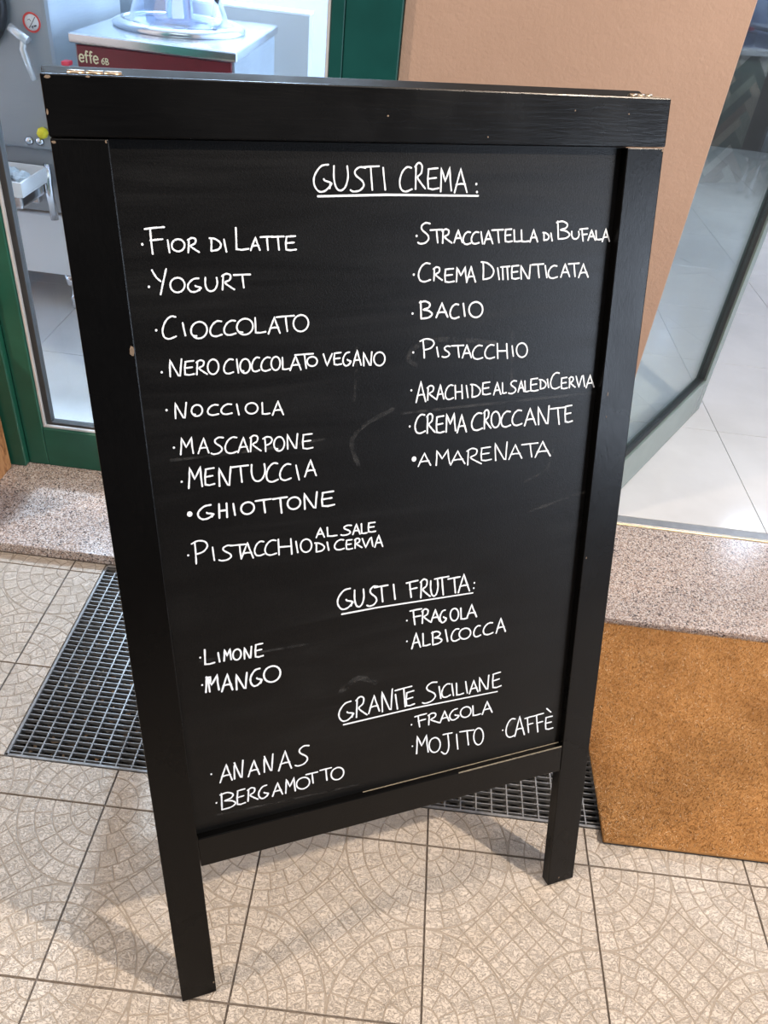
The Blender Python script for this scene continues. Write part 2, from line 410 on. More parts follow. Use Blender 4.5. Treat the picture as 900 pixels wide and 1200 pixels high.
for k in range(520):
    x = GX0 + .01 + abs(rl.gauss(0, .16)) if k < 300 else rl.uniform(GX0, GX1); y = rl.uniform(GY0 + .01, GY1 - .01); a = rl.uniform(0, 6.3); s = rl.uniform(.004, .014); z = rl.uniform(-.072, -.045)
    if not GX0 + .015 < x < GX1 - .015 or not GY0 + .015 < y < GY1 - .015: continue
    v = [lit.verts.new((x + math.cos(a + t) * s * q, y + math.sin(a + t) * s * q, z + rl.uniform(-.003, .004))) for t, q in ((0, 1), (1.2, .5), (2.8, .9), (4.2, .45))]
    lit.faces.new((v[0], v[1], v[2])); lit.faces.new((v[0], v[2], v[3]))
tag(obj('leaf_litter', lit, M['leaf']), 'dry brown leaf crumbs lying in the dark pit under the steel grating', 'leaf litter', kind='stuff')

# the granite sill
tag(obj('trim_2', bx(-2.4, 2.4, .700, 1.127, .0, .03, .0018), M['granite']), kind='structure')
th = bmesh.new(); box(th, .46, 2.2, 1.1275, 1.134, .001, .0335, .0008)
tag(obj('trim_3', th, M['gold']), kind='structure')
tag(obj('trim_4', bx(.46, 2.2, 1.1345, 1.170, .001, .0345, .0008), M['grey2']), kind='structure')

# the coir door mat
MX0, MX1, MY0, MY1 = .362, 1.42, .048, .697
mat = root('door_mat', ((MX0 + MX1) / 2, (MY0 + MY1) / 2, .0), 'orange-brown coir door mat lying on the grating in front of the open doorway', 'doormat')
mb = bmesh.new(); box(mb, MX0 + .004, MX1 - .004, MY0 + .004, MY1 - .004, .0005, .0065, .0008); obj('backing', mb, M['coirback'], mat)
mb = bmesh.new(); box(mb, MX0 + .002, MX1 - .002, MY0 + .002, MY1 - .002, .0065, .0155, .002); obj('coir_core', mb, M['coir'], mat)
N = 120000
w_ = 1 - .45 * rng.random(N); x = MX0 + .002 + (MX1 - MX0 - .004) * rng.random(N) ** 1.25; y = MY0 + .002 + (MY1 - MY0 - .004) * rng.random(N)
a = rng.random(N) * 6.283; ln = .005 + .008 * rng.random(N); ti = rng.random(N) * .75
dx, dy = np.cos(a), np.sin(a); wd = .00024 + .00026 * rng.random(N)
bz = .0150; P0 = np.stack([x, y, np.full(N, bz)], 1); tip = np.stack([x + dx * ln * ti, y + dy * ln * ti, bz + ln * (1 - .75 * ti) * .62], 1)
tip[:, 0] = np.clip(tip[:, 0], MX0 - .002, None)
sd = np.stack([-dy * wd, dx * wd, np.zeros(N)], 1); kink = (P0 + tip) / 2 + np.stack([dx, dy, np.full(N, .5)], 1) * .0008
V = np.stack([P0 - sd, P0 + sd, kink + sd, kink - sd, tip], 1).reshape(-1, 3); b_ = np.arange(N) * 5
F = [];
quads = np.stack([b_, b_ + 1, b_ + 2, b_ + 3], 1); tris = np.stack([b_ + 3, b_ + 2, b_ + 4], 1)
me = bpy.data.meshes.new('pile'); me.vertices.add(len(V)); me.vertices.foreach_set('co', V.ravel())
loops = np.concatenate([quads.ravel(), tris.ravel()]); me.loops.add(len(loops)); me.loops.foreach_set('vertex_index', loops.astype(np.int32))
ls = np.concatenate([np.arange(N) * 4, 4 * N + np.arange(N) * 3]); me.polygons.add(2 * N); me.polygons.foreach_set('loop_start', ls.astype(np.int32))
me.update(calc_edges=True); me.validate()
tag(link_mesh('pile', me, M['coir'], mat), kind='stuff')

# ------------------------------------------------------------------ facade
W0 = 1.10
wf = bmesh.new()
box(wf, -.257, .46, W0, 1.25, .03, 2.45, .002)
box(wf, -3.6, 4.6, W0, 1.25, 2.45, 3.1)
box(wf, 2.2, 4.6, W0, 1.25, .03, 2.45)
box(wf, -3.6, -1.46, W0, 1.25, .03, 2.45)
box(wf, -3.6, 4.6, 1.1275, 1.25, -.05, .0)
tag(obj('wall_front', wf, M['wall']), kind='structure')

# left: green framed glazed door
d1 = root('door_1', (-.83, 1.1, .03), kind='structure')
obj('frame_post', bx(-1.46, -1.272, 1.052, 1.16, .0305, 2.45, .003), M['green'], d1)
obj('frame_post', bx(-.3795, -.258, 1.079, 1.16, .0305, 2.45, .003), M['greend'], d1)
obj('stile', bx(-1.2705, -1.2115, 1.073, 1.125, .031, 2.42, .002), M['green'], d1)
obj('stile', bx(-.409, -.380, 1.078, 1.125, .031, 2.42, .002), M['greend'], d1)
obj('bottom_rail', bx(-1.2105, -.4095, 1.073, 1.125, .031, .162, .0015), M['green'], d1)
obj('top_rail', bx(-1.2105, -.4095, 1.073, 1.125, 2.30, 2.42, .0015), M['green'], d1)
bd = bmesh.new()
box(bd, -1.2105, -.4095, 1.080, 1.090, .1625, .170, .001); box(bd, -1.2105, -1.203, 1.080, 1.090, .170, 2.2995, .001)
box(bd, -.417, -.4095, 1.080, 1.090, .170, 2.2995, .001)
obj('glazing_bead', bd, M['chrome'], d1)
bd = bmesh.new()
box(bd, -1.2025, -.4175, 1.091, 1.116, .163, .176, .001); box(bd, -1.2105, -1.188, 1.091, 1.116, .176, 2.2995, .001); box(bd, -.417, -.4095, 1.091, 1.116, .176, 2.2995, .001)
obj('gasket', bd, M['gasket'], d1)
obj('pane', bx(-1.187, -.418, 1.099, 1.106, .177, 2.299), M['pane'], d1)

# right: glass door standing open into the shop
dd = Vector((.545, .838, 0)).normalized(); dn = Vector((dd.y, -dd.x, 0))
DM = Matrix(((dd.x, dn.x, 0, .468), (dd.y, dn.y, 0, 1.15), (0, 0, 1, 0), (0, 0, 0, 1)))
d2 = root('door_2', (.468, 1.15, .0355), kind='structure')
obj('bottom_rail', bx(.0, .895, -.02, .02, .037, .185, .002, DM), M['grey'], d2)
obj('stile', bx(.896, .958, -.02, .02, .037, 2.35, .002, DM), M['grey'], d2)
g = bmesh.new(); box(g, .002, .891, -.012, .012, .1855, .189, 0, DM); box(g, .8905, .8955, -.012, .012, .1895, 2.30, 0, DM)
obj('gasket', g, M['gasket'], d2)
obj('pane', bx(.002, .8900, -.004, .004, .1895, 2.30, 0, DM), M['pane'], d2)

# ------------------------------------------------------------------ shop interior shell
fl = bmesh.new(); box(fl, -3.6, 4.6, 1.25, 8.1, -.02, .026); box(fl, .46, 2.2, 1.171, 1.25, -.02, .026)
fl = obj('floor', fl, M['joint']); tag(fl, kind='structure')
fm = {}
def ftile(x0, x1, y0, y1):
    k = (round(x1 - x0, 4), round(y1 - y0, 4))
    if k not in fm:
        b = bx(.0012, k[0] - .0012, .0012, k[1] - .0012, -.0085, 0, .0006); me = bpy.data.meshes.new('tile'); b.to_mesh(me); b.free(); me.materials.append(M['floor']); fm[k] = me
    o = bpy.data.objects.new('tile', fm[k]); C.objects.link(o); o.parent = fl; o.location = (x0, y0, .035)
for xs in ([(.47, 1.04)] + [(1.04 + .61 * k, 1.65 + .61 * k) for k in range(5)]):
    ftile(*xs, 1.171, 1.785)
    for r in range(9):
        if xs[0] < 4: ftile(*xs, 1.785 + .612 * r, 1.785 + .612 * (r + 1))
for k in range(-3, 3):
    xs = (-1.55 + .605 * k, -1.55 + .605 * (k + 1)) if k < 2 else (-.34, .47)
    if xs[1] < xs[0]: continue
    ftile(*xs, 1.25, 1.77)
    for r in range(8): ftile(*xs, 1.77 + .605 * r, 1.77 + .605 * (r + 1))
tag(obj('wall_back', bx(-3.6, 4.6, 6.9, 7.0, .03, 3.1), M['taupe']), kind='structure')
tag(obj('wall_left', bx(-3.7, -3.6, 1.1, 8.1, -.02, 3.1), M['iwall']), kind='structure')
tag(obj('wall_right', bx(4.6, 4.7, 1.1, 8.1, -.02, 3.1), M['iwall']), kind='structure')
tag(obj('ceiling', bx(-3.7, 4.7, 1.1, 8.1, 3.1, 3.2), M['ceil']), kind='structure')
tag(obj('wall_left_back', bx(-3.6, .36, 4.2005, 4.3, .036, 3.1), M['lwall']), kind='structure')

tag(obj('wall_light_divider', bx(.26, .36, 1.2505, 4.2, .036, 3.1), M['iwall']), kind='structure')  # unseen divider, added to keep the left lamps off the right floor

# low cream partition and the wall behind it
pt = root('low_partition', (-1.3, 3.05, .036), 'low cream partition with white top edge behind the domed freezer', 'partition')
obj('body', bx(-2.3, -.735, 3.0, 3.1, .036, 1.078, .002), M['cpart'], pt); obj('cap', bx(-2.3, -.733, 2.998, 3.102, 1.078, 1.088, .001), M['white'], pt)

# ------------------------------------------------------------------ batch freezer with clear dome
ex0, ex1, ey0, ey1 = -1.411, -.842, 2.10, 2.86
fz = root('batch_freezer', ((ex0 + ex1) / 2, (ey0 + ey1) / 2, .036), 'stainless steel gelato freezer with clear domed lid and burgundy front panel', 'gelato machine')
b = bmesh.new(); box(b, ex0 + .012, ex1 - .012, ey0 + .02, ey1 - .01, .12, 1.018, .008, seg=2); obj('body', b, M['steel'], fz)
b = bmesh.new(); box(b, ex0, ex1, ey0, ey1, 1.0185, 1.05, .009, seg=3); obj('top_plate', b, M['steelb'], fz)
b = bmesh.new(); box(b, ex0 + .022, ex1 - .02, ey0 + .008, ey0 + .0195, .80, 1.016, .003); rp = obj('front_panel', b, M['red'], fz)
rp['label'] = 'burgundy front panel with cream lettering'
for sx in (0, 1):
    for sy in (0, 1):
        b = bmesh.new(); px = ex0 + .06 + sx * (ex1 - ex0 - .12); py = ey0 + .08 + sy * (ey1 - ey0 - .16)
        tube(b, [(px, py, .0365), (px, py, .119)], .02); obj('foot', b, M['steelb'], fz)
cx, cy = -1.135, 2.47
b = bmesh.new(); lathe(b, [(.235, 0), (.24, .008), (.225, .022), (.20, .028), (.192, .020), (.185, .0)], (cx, cy, 1.0505)); obj('lid_ring', b, M['steelb'], fz)
b = bmesh.new(); lathe(b, [(.205, .006), (.198, .016), (.176, .022), (.168, .05), (.148, .10), (.128, .15), (.10, .19), (.06, .212), (0.0, .22), (0, .216), (.058, .208), (.097, .186), (.124, .148), (.144, .098), (.164, .048), (.172, .018), (.196, .012), (.203, .002)], (cx, cy, 1.058)); obj('clear_dome', b, M['clear'], fz)
b = bmesh.new(); lathe(b, [(.12, .0), (.12, .03), (.05, .035), (.045, .12), (.0, .125)], (cx, cy, 1.053)); obj('hopper_funnel', b, M['steelb'], fz)
b = bmesh.new(); tube(b, [(cx + .13, cy - .02, 1.10), (cx + .15, cy - .03, 1.17), (cx + .16, cy - .03, 1.26)], .009); obj('lid_hinge', b, M['dark'], fz)

# stroke lettering --------------------------------------------------
def arc(cx, cy, rx, ry, a0, a1, n=10): return [(cx + rx * math.cos(math.radians(a0 + (a1 - a0) * k / n)), cy + ry * math.sin(math.radians(a0 + (a1 - a0) * k / n))) for k in range(n + 1)]
GL = {
 'A': [[(0, 0), (.22, .45), (.5, 1), (.62, .72), (1, .02)], [(.13, .33), (.5, .37), (.86, .36)]],
 'B': [[(.08, 1), (.1, .5), (.12, 0)], [(.0, .93), (.45, 1), (.82, .84), (.7, .62), (.3, .52), (.75, .44), (1, .24), (.7, .05), (.12, 0)]],
 'C': [[(.95, .97), (.6, 1), (.22, .8), (.0, .42), (.12, .1), (.5, 0), (1, .1)]],
 'D': [[(.15, .95), (.17, .5), (.15, .0)], [(0, .98), (.45, .93), (.88, .68), (1, .4), (.75, .1), (.15, .0)]],
 'E': [[(.15, .95), (.08, .5), (.12, .05), (.5, .0), (1, .06)], [(.12, .95), (.5, .98), (.92, 1)], [(.1, .5), (.5, .53), (.8, .55)]],
 'F': [[(.28, .93), (.33, .5), (.42, 0)], [(0, .92), (.5, .97), (1, 1)], [(.3, .5), (.6, .53), (.92, .55)]],
 'G': [[(.8, .98), (.4, .92), (.06, .6), (.02, .28), (.25, .02), (.6, .02), (.92, .22), (.95, .32), (.62, .40), (.55, .46)], [(.88, .12), (.92, .30)]],
 'H': [[(.05, 1), (.1, .0)], [(.92, 1), (1, .0)], [(.08, .5), (.95, .52)]],
 'I': [[(.2, 1), (.5, .5), (.85, 0)]],
 'J': [[(.2, .95), (.6, .98), (1, 1)], [(.62, .95), (.72, .4), (.6, .1), (.35, 0), (.05, .12)]],
 'L': [[(.05, 1), (.08, .5), (.1, .05), (.5, .02), (1, .07)]],
 'M': [[(.06, 0), (.1, .5), (.1, .97), (.28, .72), (.46, .42), (.68, .72), (.86, 1), (.9, .5), (1, .04)]],
 'm': [[(.25, 0), (.2, .9)], [(.0, .95), (1, 1)], [(.7, .95), (.8, .0)]],
 'N': [[(.08, 0), (.05, .5), (.04, .98), (.3, .6), (.72, .05), (.86, .03), (.9, .5), (.96, 1)]],
 'O': [arc(.5, .5, .5, .5, 115, 478, 18)],
 'Q': [arc(.5, .5, .5, .5, 140, 520, 18) + [(.0, .42), (.12, .2), (.35, .16)]],
 'P': [[(.2, .92), (.26, .5), (.3, 0)], [(0, .88), (.4, 1), (.85, .95), (1, .75), (.75, .52), (.3, .42)]],
 'R': [[(.1, .9), (.08, .5), (.05, 0)], [(.0, .85), (.35, 1), (.68, .9), (.62, .62), (.25, .45), (.6, .22), (1, .02)]],
 'S': [[(.95, .97), (.6, 1), (.3, .85), (.35, .66), (.75, .44), (.85, .24), (.6, .05), (.2, .0), (.0, .06)]],
 'T': [[(0, .95), (.5, .98), (1, 1)], [(.52, .95), (.56, .5), (.62, 0)]],
 'U': [[(.04, 1), (.04, .5), (.2, .12), (.5, 0), (.82, .15), (1, .55), (.94, 1)]],
 'V': [[(0, 1), (.25, .4), (.45, .0), (.7, .5), (1, 1)]],
 'Y': [[(0, .95), (.3, .68), (.62, .52)], [(1, 1), (.8, .5), (.62, .0)]],
}
def smooth_path(p, n=4):
    if len(p) < 3: return p
    q = [p[0]] + p + [p[-1]]; out = []
    for i in range(1, len(q) - 2):
        a, b, c, d = [np.array(v) for v in q[i - 1:i + 3]]
        for k in range(n):
            t = k / n; out.append(tuple(.5 * ((2 * b) + (-a + c) * t + (2 * a - 5 * b + 4 * c - d) * t * t + (-a + 3 * b - 3 * c + d) * t ** 3)))
    return out + [p[-1]]
SHARP = set('AMNVEFHTLPI')
def ribbon(bm, pts, wd, z, T, h=.00025):                       # flat raised stroke with rounded ends on the plane of T
    P = [np.array(p) for p in pts]; Q = [P[0]]
    for p in P[1:]:
        if np.linalg.norm(p - Q[-1]) > wd * .12: Q.append(p)
    if len(Q) < 2: Q = [P[0], P[0] + np.array([1e-4, 0])]
    L_, R_ = [], []
    for i, p in enumerate(Q):
        t0 = Q[i] - Q[i - 1] if i else Q[1] - Q[0]; t1 = Q[i + 1] - Q[i] if i < len(Q) - 1 else t0
        t0 = t0 / (np.linalg.norm(t0) + 1e-12); t1 = t1 / (np.linalg.norm(t1) + 1e-12); t = t0 + t1
        if np.linalg.norm(t) < .3: t = t1
        t /= np.linalg.norm(t); nn = np.array([-t[1], t[0]]); k = 1 / max(.75, abs(nn @ np.array([-t1[1], t1[0]])))
        ww = wd / 2 * (1 + .12 * math.sin(i * 1.9 + P[0][0] * 999)) * k
        L_.append(p + nn * ww); R_.append(p - nn * ww)
    def cap(c, t):
        nn = np.array([-t[1], t[0]]); return [c + (nn * math.cos(a) + t * math.sin(a)) * wd / 2 for a in (math.pi * .25, math.pi * .5, math.pi * .75)]
    t = Q[-1] - Q[-2]; t /= np.linalg.norm(t) + 1e-12; c1 = cap(Q[-1], t)
    t = Q[0] - Q[1]; t /= np.linalg.norm(t) + 1e-12; c0 = cap(Q[0], t)
    def vv(p, zz): return bm.verts.new(T @ Vector((p[0], p[1], zz)))
    top = [(vv(a, z + h + k * 6e-6), vv(b, z + h + k * 6e-6)) for k, (a, b) in enumerate(zip(L_, R_))]
    for (a, b), (c, d) in zip(top, top[1:]): bm.faces.new((a, b, d, c))
    e1 = [vv(p, z + h + len(top) * 6e-6) for p in c1]; bm.faces.new([top[-1][0], top[-1][1]] + e1[::-1])
    e0 = [vv(p, z + h) for p in c0]; bm.faces.new([top[0][1], top[0][0]] + e0[::-1])
    # side skirt
    loopv = [a for a, _ in top] + e1 + [b for _, b in reversed(top)] + e0
    lo = [bm.verts.new(v.co + (T.to_3x3() @ Vector((0, 0, -h)))) for v in loopv]
    for i in range(len(loopv)): bm.faces.new((loopv[i], loopv[(i + 1) % len(loopv)], lo[(i + 1) % len(loopv)], lo[i]))

# lettering on the freezer panel ("effe 6B")
TF = Matrix(((1, 0, 0, -1.382), (0, 0, -1, ey0 + .0078), (0, 1, 0, .966), (0, 0, 0, 1)))
low = {'e': [[(.05, .5), (.9, .55), (.85, .85), (.5, 1), (.12, .8), (.05, .35), (.4, 0), (.9, .15)]], 'f': [[(.95, 1.45), (.6, 1.5), (.42, 1.2), (.42, 0)], [(.1, .95), (.85, .95)]],
       '6': [[(.85, 1), (.3, .75), (.08, .35), (.4, 0), (.8, .15), (.85, .45), (.5, .6), (.12, .4)]], 'B': GL['B']}
b = bmesh.new(); x = 0
for ch, wch, hch in (('e', .018, .022), ('f', .013, .022), ('f', .013, .022), ('e', .018, .022), (' ', .006, 0), ('6', .012, .018), ('B', .012, .018)):
    for st in low.get(ch, []): ribbon(b, smooth_path([(x + gx * wch * .9, gy * hch) for gx, gy in st]), .0048 if hch > .02 else .003, 0, TF, .0006)
    x += wch + .0015
fl_ = obj('lettering', b, M['cream'], rp); fl_['label'] = 'cream lettering on burgundy panel'
b = bmesh.new(); lathe(b, [(.0, .0), (.011, .0), (.011, .004), (0, .005)], (0, 0, 0), 16, Matrix.Translation((-1.125, ey0 + .0079, .9535)) @ Matrix.Rotation(math.pi / 2, 4, 'X')); obj('badge', b, M['gold'], fz)
b = bmesh.new(); box(b, -1.428, -1.402, 2.06, 2.0985, .955, .969, .003); tag(obj('push_button', b, M['pink'], fz))['label'] = 'red push button at front left'

# ------------------------------------------------------------------ large stainless machine at the left
mc = root('ice_cream_machine', (-1.9, 2.4, .036), 'tall stainless steel machine behind the green framed door glass at left', 'machine')
b = bmesh.new(); box(b, -2.4, -1.465, 2.10, 2.80, .66, 1.55, .022, seg=3); obj('upper_body', b, M['steel'], mc)
b = bmesh.new(); box(b, -2.39, -1.49, 2.135, 2.79, .43, .6595, .006); obj('middle_body', b, M['steel'], mc)
b = bmesh.new(); box(b, -2.4, -1.475, 2.12, 2.80, .19, .4245, .004); obj('lower_panel', b, M['panel'], mc)
for px, py in ((-1.54, 2.17), (-2.33, 2.17), (-1.54, 2.72), (-2.33, 2.72)):
    b = bmesh.new(); lathe(b, [(0, .0005), (.021, .0005), (.025, .012), (.019, .03), (.024, .045), (.016, .055), (.016, .09), (.032, .105), (.032, .153), (0, .153)], (px, py, .036), 20); obj('foot', b, M['steelb'], mc)
RX = Matrix.Rotation(math.pi / 2, 4, 'X')
b = bmesh.new(); lathe(b, [(0, 0), (.135, 0), (.145, .02), (.135, .045), (.105, .05), (.095, .035), (0, .035)], (0, 0, 0), 40, Matrix.Translation((-1.735, 2.098, 1.11)) @ RX); obj('hatch_rim', b, M['dark'], mc)
b = bmesh.new(); lathe(b, [(0, .036), (.092, .036), (.08, .07), (0, .075)], (0, 0, 0), 40, Matrix.Translation((-1.735, 2.098, 1.11)) @ RX); obj('hatch_cover', b, M['steelb'], mc)
b = bmesh.new(); tube(b, [(-1.583, 2.055, 1.052), (-1.528, 2.055, 1.018)], .014, 14); tube(b, [(-1.543, 2.06, 1.02), (-1.552, 2.06, .99), (-1.528, 2.06, .90)], .011); tube(b, [(-1.545, 2.06, 1.015), (-1.545, 2.099, 1.015)], .011); obj('lever', b, M['chrome'], mc)
SM = Matrix.Translation((-1.524, 2.0985, 1.066)) @ RX
b = bmesh.new(); lathe(b, [(0, .0), (.030, .0), (.030, .0012), (0, .0012)], (0, 0, 0), 32, SM); sg = obj('sticker', b, M['white'], mc); sg['label'] = 'round prohibition sticker, white with red ring'
b = bmesh.new(); lathe(b, [(.024, .0013), (.030, .0013), (.030, .0019), (.024, .0019), (.024, .0013)], (0, 0, 0), 32, SM); obj('red_ring', b, M['signred'], sg)
b = bmesh.new()
for st, ww in (([(-.010, -.016), (.002, .0), (.013, .016)], .0022), ([(-.013, .006), (-.006, .009), (-.002, .004)], .0016), ([(-.002, -.013), (.004, -.009), (.001, -.016)], .003), ([(.008, -.010), (.013, -.008)], .0045)):
    ribbon(b, st, ww, 0, Matrix(((1, 0, 0, -1.524), (0, 0, -1, 2.0968), (0, 1, 0, 1.066), (0, 0, 0, 1))), .0005)
obj('pictogram', b, M['signblack'], sg)
for px in (-1.598, -1.560):
    b = bmesh.new(); lathe(b, [(0, 0), (.015, 0), (.014, .008), (.006, .013), (0, .014)], (0, 0, 0), 18, Matrix.Translation((px, 2.099, .693 if px < -1.59 else .695)) @ RX); obj('bolt', b, M['steelb'], mc)
b = bmesh.new(); lathe(b, [(0, 0), (.017, 0), (.020, .012), (.015, .028), (0, .030)], (0, 0, 0), 8, Matrix.Translation((-1.540, 2.099, .727)) @ RX); obj('knob', b, M['yellow'], mc)['label'] = 'yellow knob'
b = bmesh.new(); tube(b, [(-1.545, 2.10, .62), (-1.547, 2.085, .55), (-1.540, 2.08, .425)], .015); obj('pipe', b, M['steelb'], mc)
b = bmesh.new(); box(b, -1.80, -1.56, 1.885, 2.1095, .515, .562, .012, seg=3); box(b, -1.80, -1.60, 2.10, 2.1345, .47, .52, .004); obj('shelf', b, M['steelb'], mc)
tr = root('tray', (-1.665, 1.98, .563), 'white plastic tray with pale blue bags on the steel shelf of the machine', 'tray')
b = bmesh.new(); x0, x1, y0, y1, z0, z1 = -1.80, -1.545, 1.872, 2.095, .5625, .612
box(b, x0, x1, y0, y1, z0, z0 + .006)
for a in ((x0, x1, y0, y0 + .008), (x0, x1, y1 - .008, y1), (x0, x0 + .008, y0 + .008, y1 - .008), (x1 - .008, x1, y0 + .008, y1 - .008)): box(b, *a, z0 + .006, z1, .001)
obj('rim', b, M['white'], tr)
rg = random.Random(4)
for k in range(4):
    px, py = ((-1.73, 1.98), (-1.655, 1.95), (-1.60, 2.0), (-1.66, 2.04))[k]
    b = bmesh.new(); s = bmesh.ops.create_icosphere(b, subdivisions=3, radius=1)
    for v in b.verts: v.co = Vector((px + v.co.x * .032 * (1 + rg.uniform(-.12, .12)), py + v.co.y * .03 * (1 + rg.uniform(-.12, .12)), .592 + v.co.z * .019 * (1 + rg.uniform(-.3, .3))))
    tag(obj('bag', b, M['ice'], loc=(px, py, .5735)), 'crumpled pale blue bag in the white tray, ' + ('at its left end', 'in its front middle', 'at its right end', 'at its back')[k], 'bag', 'bags in the tray')

# second steel appliance behind
ap = root('steel_cabinet', (-1.62, 2.88, .036), 'low stainless cabinet between the tall machine and the domed freezer, further back', 'cabinet')
b = bmesh.new(); box(b, -2.3, -1.43, 2.86, 2.98, .036, 1.20, .006, seg=2); obj('body', b, M['steel'], ap)
b = bmesh.new(); box(b, -2.3, -1.43, 2.848, 2.8595, .90, .985, .004); obj('door', b, M['steelb'], ap)
b = bmesh.new(); box(b, -1.585, -1.535, 2.840, 2.8475, .965, 1.02, .002); sp = obj('socket_plate', b, M['white'], ap)
b = bmesh.new(); box(b, -1.563, -1.557, 2.837, 2.8395, .982, 1.004, .001); obj('slot', b, M['dark'], sp)

# ------------------------------------------------------------------ shop counter, seen mirrored in the glass door
CX = 3.90                                         # its front faces -x, it runs along y
ct = root('serving_counter', (CX + .4, 4.9, .036), 'shop counter clad in green brown and cream herringbone planks, seen in the glass door', 'counter')
obj('carcass', bx(CX, CX + .6, 3.0, 6.8, .036, .88, .002), M['dark'], ct)
obj('worktop', bx(CX - .04, CX + .64, 2.98, 6.82, .881, .915, .003), M['white'], ct)
PL, PW = .26, .065
def clipb(P):
    for nx, ny, d in ((1, 0, 3.9), (-1, 0, -5.4), (0, 1, .04), (0, -1, -.879)):
        P = clip_poly(P, nx, ny, d)
        if len(P) < 3: return []
    return P
cntp = 0
for i in range(-30, 40):
    for j in range(-14, 16):
        for kind in (0, 1):
            bxx = i * PW + j * PL; byy = i * PW - j * PL
            if kind == 0: r = [(bxx, byy), (bxx + PL, byy), (bxx + PL, byy + PW), (bxx, byy + PW)]
            else: r = [(bxx, byy + PW), (bxx + PW, byy + PW), (bxx + PW, byy + PW + PL), (bxx, byy + PW + PL)]
            g_ = .0015; cx0 = sum(p[0] for p in r) / 4; cy0 = sum(p[1] for p in r) / 4
            r = [(p[0] + (g_ if p[0] < cx0 else -g_), p[1] + (g_ if p[1] < cy0 else -g_)) for p in r]
            P = clipb([(4.6 + (x - y) * .7071, .45 + (x + y) * .7071) for x, y in r])
            if len(P) >= 3 and poly_area(P) > 4e-4 and cntp < 290:
                b = bmesh.new(); prism(b, P, 0, .014 + .003 * rg.random(), Matrix(((0, 0, -1, CX - .0005), (1, 0, 0, 0), (0, 1, 0, 0), (0, 0, 0, 1))))
                bmesh.ops.recalc_face_normals(b, faces=b.faces)
                obj('plank', b, M['herring'], ct, loc=(CX - .01, sum(p[0] for p in P) / len(P), sum(p[1] for p in P) / len(P))); cntp += 1
dc = root('display_case', (3.7, 4.8, .036), 'pale blue-white display case with black plinth, mirrored at the top right of the glass door', 'display case')
obj('body', bx(3.50, 3.66, 4.30, 5.30, .36, 1.02, .006), M['case'], dc)
obj('side_panel', bx(3.50, 3.66, 4.27, 4.2995, .30, 1.12, .002), M['dark'], dc)
obj('kick_strip', bx(3.49, 3.66, 4.30, 5.30, .30, .359, .002), M['dark'], dc)
obj('band', bx(3.492, 3.4995, 4.30, 5.30, .36, .46, .001), M['steel'], dc)
RY = Matrix.Rotation(-math.pi / 2, 4, 'Y')
for py in (4.34, 4.40):
    b = bmesh.new(); lathe(b, [(0, 0), (.012, 0), (.010, .006), (0, .008)], (0, 0, 0), 12, Matrix.Translation((3.4895, py, .33)) @ RY); obj('rivet', b, M['chrome'], dc)
for px in (3.53, 3.63):
    for py in (4.36, 5.2):
        b = bmesh.new(); tube(b, [(px, py, .0365), (px, py, .2995)], .016); obj('leg', b, M['steelb'], dc)
gc = root('glass_showcase', (4.2, 4.6, .916), 'glass showcase with steel uprights standing on the herringbone counter', 'showcase')
obj('back_panel', bx(4.38, 4.40, 3.6, 5.6, .9165, 1.5, .002), M['case'], gc)
for py in (3.6, 4.6, 5.57): obj('upright', bx(3.94, 3.97, py, py + .03, .9165, 1.5, .003), M['chrome'], gc)
obj('front_pane', bx(3.952, 3.958, 3.631, 5.569, .9175, 1.49), M['clear'], gc)
for k, (cn, mt) in enumerate((('white', 'white'), ('pink', 'pink'), ('cream', 'cpart'), ('pale blue', 'ice'))):
    py = 3.70 + k * .40
    t_ = root('gelato_pan', (4.15, py + .14, .9165), 'steel pan of %s gelato inside the glass showcase on the counter' % cn, 'pan', 'pans in the showcase')
    obj('pan_body', bx(3.99, 4.34, py, py + .28, .9165, 1.01, .01, seg=2), M['steelb'], t_)
    obj('gelato', bx(4.005, 4.325, py + .015, py + .265, 1.0105, 1.035, .02, seg=2), M[mt], t_)

point('showcase_fill', (4.15, 4.6, 1.46), 5, COOL, .03)  # added fill, keeps the showcase from going black

# ------------------------------------------------------------------ wooden crate at the left edge
cr = root('wooden_crate', (-1.5, .87, .0305), 'orange-brown wooden crate on the granite sill at the left edge, against the green door frame', 'crate')
X0, X1, Y0, Y1 = -1.72, -1.313, .68, 1.042
for px in (X0, X1 - .03):
    for py in (Y0, Y1 - .03): obj('corner_post', bx(px, px + .03, py, py + .03, .0305, .46, .002), M['wood'], cr)
for k in range(3):
    z0 = .0305 + k * .144
    for a in ((X0 + .031, X1 - .031, Y0 + .004, Y0 + .018), (X0 + .031, X1 - .031, Y1 - .018, Y1 - .004), (X0 + .004, X0 + .018, Y0 + .031, Y1 - .031), (X1 - .016, X1 - .001, Y0 + .031, Y1 - .031)):
        obj('board', bx(*a, z0, z0 + .141, .0015), M['wood'], cr)

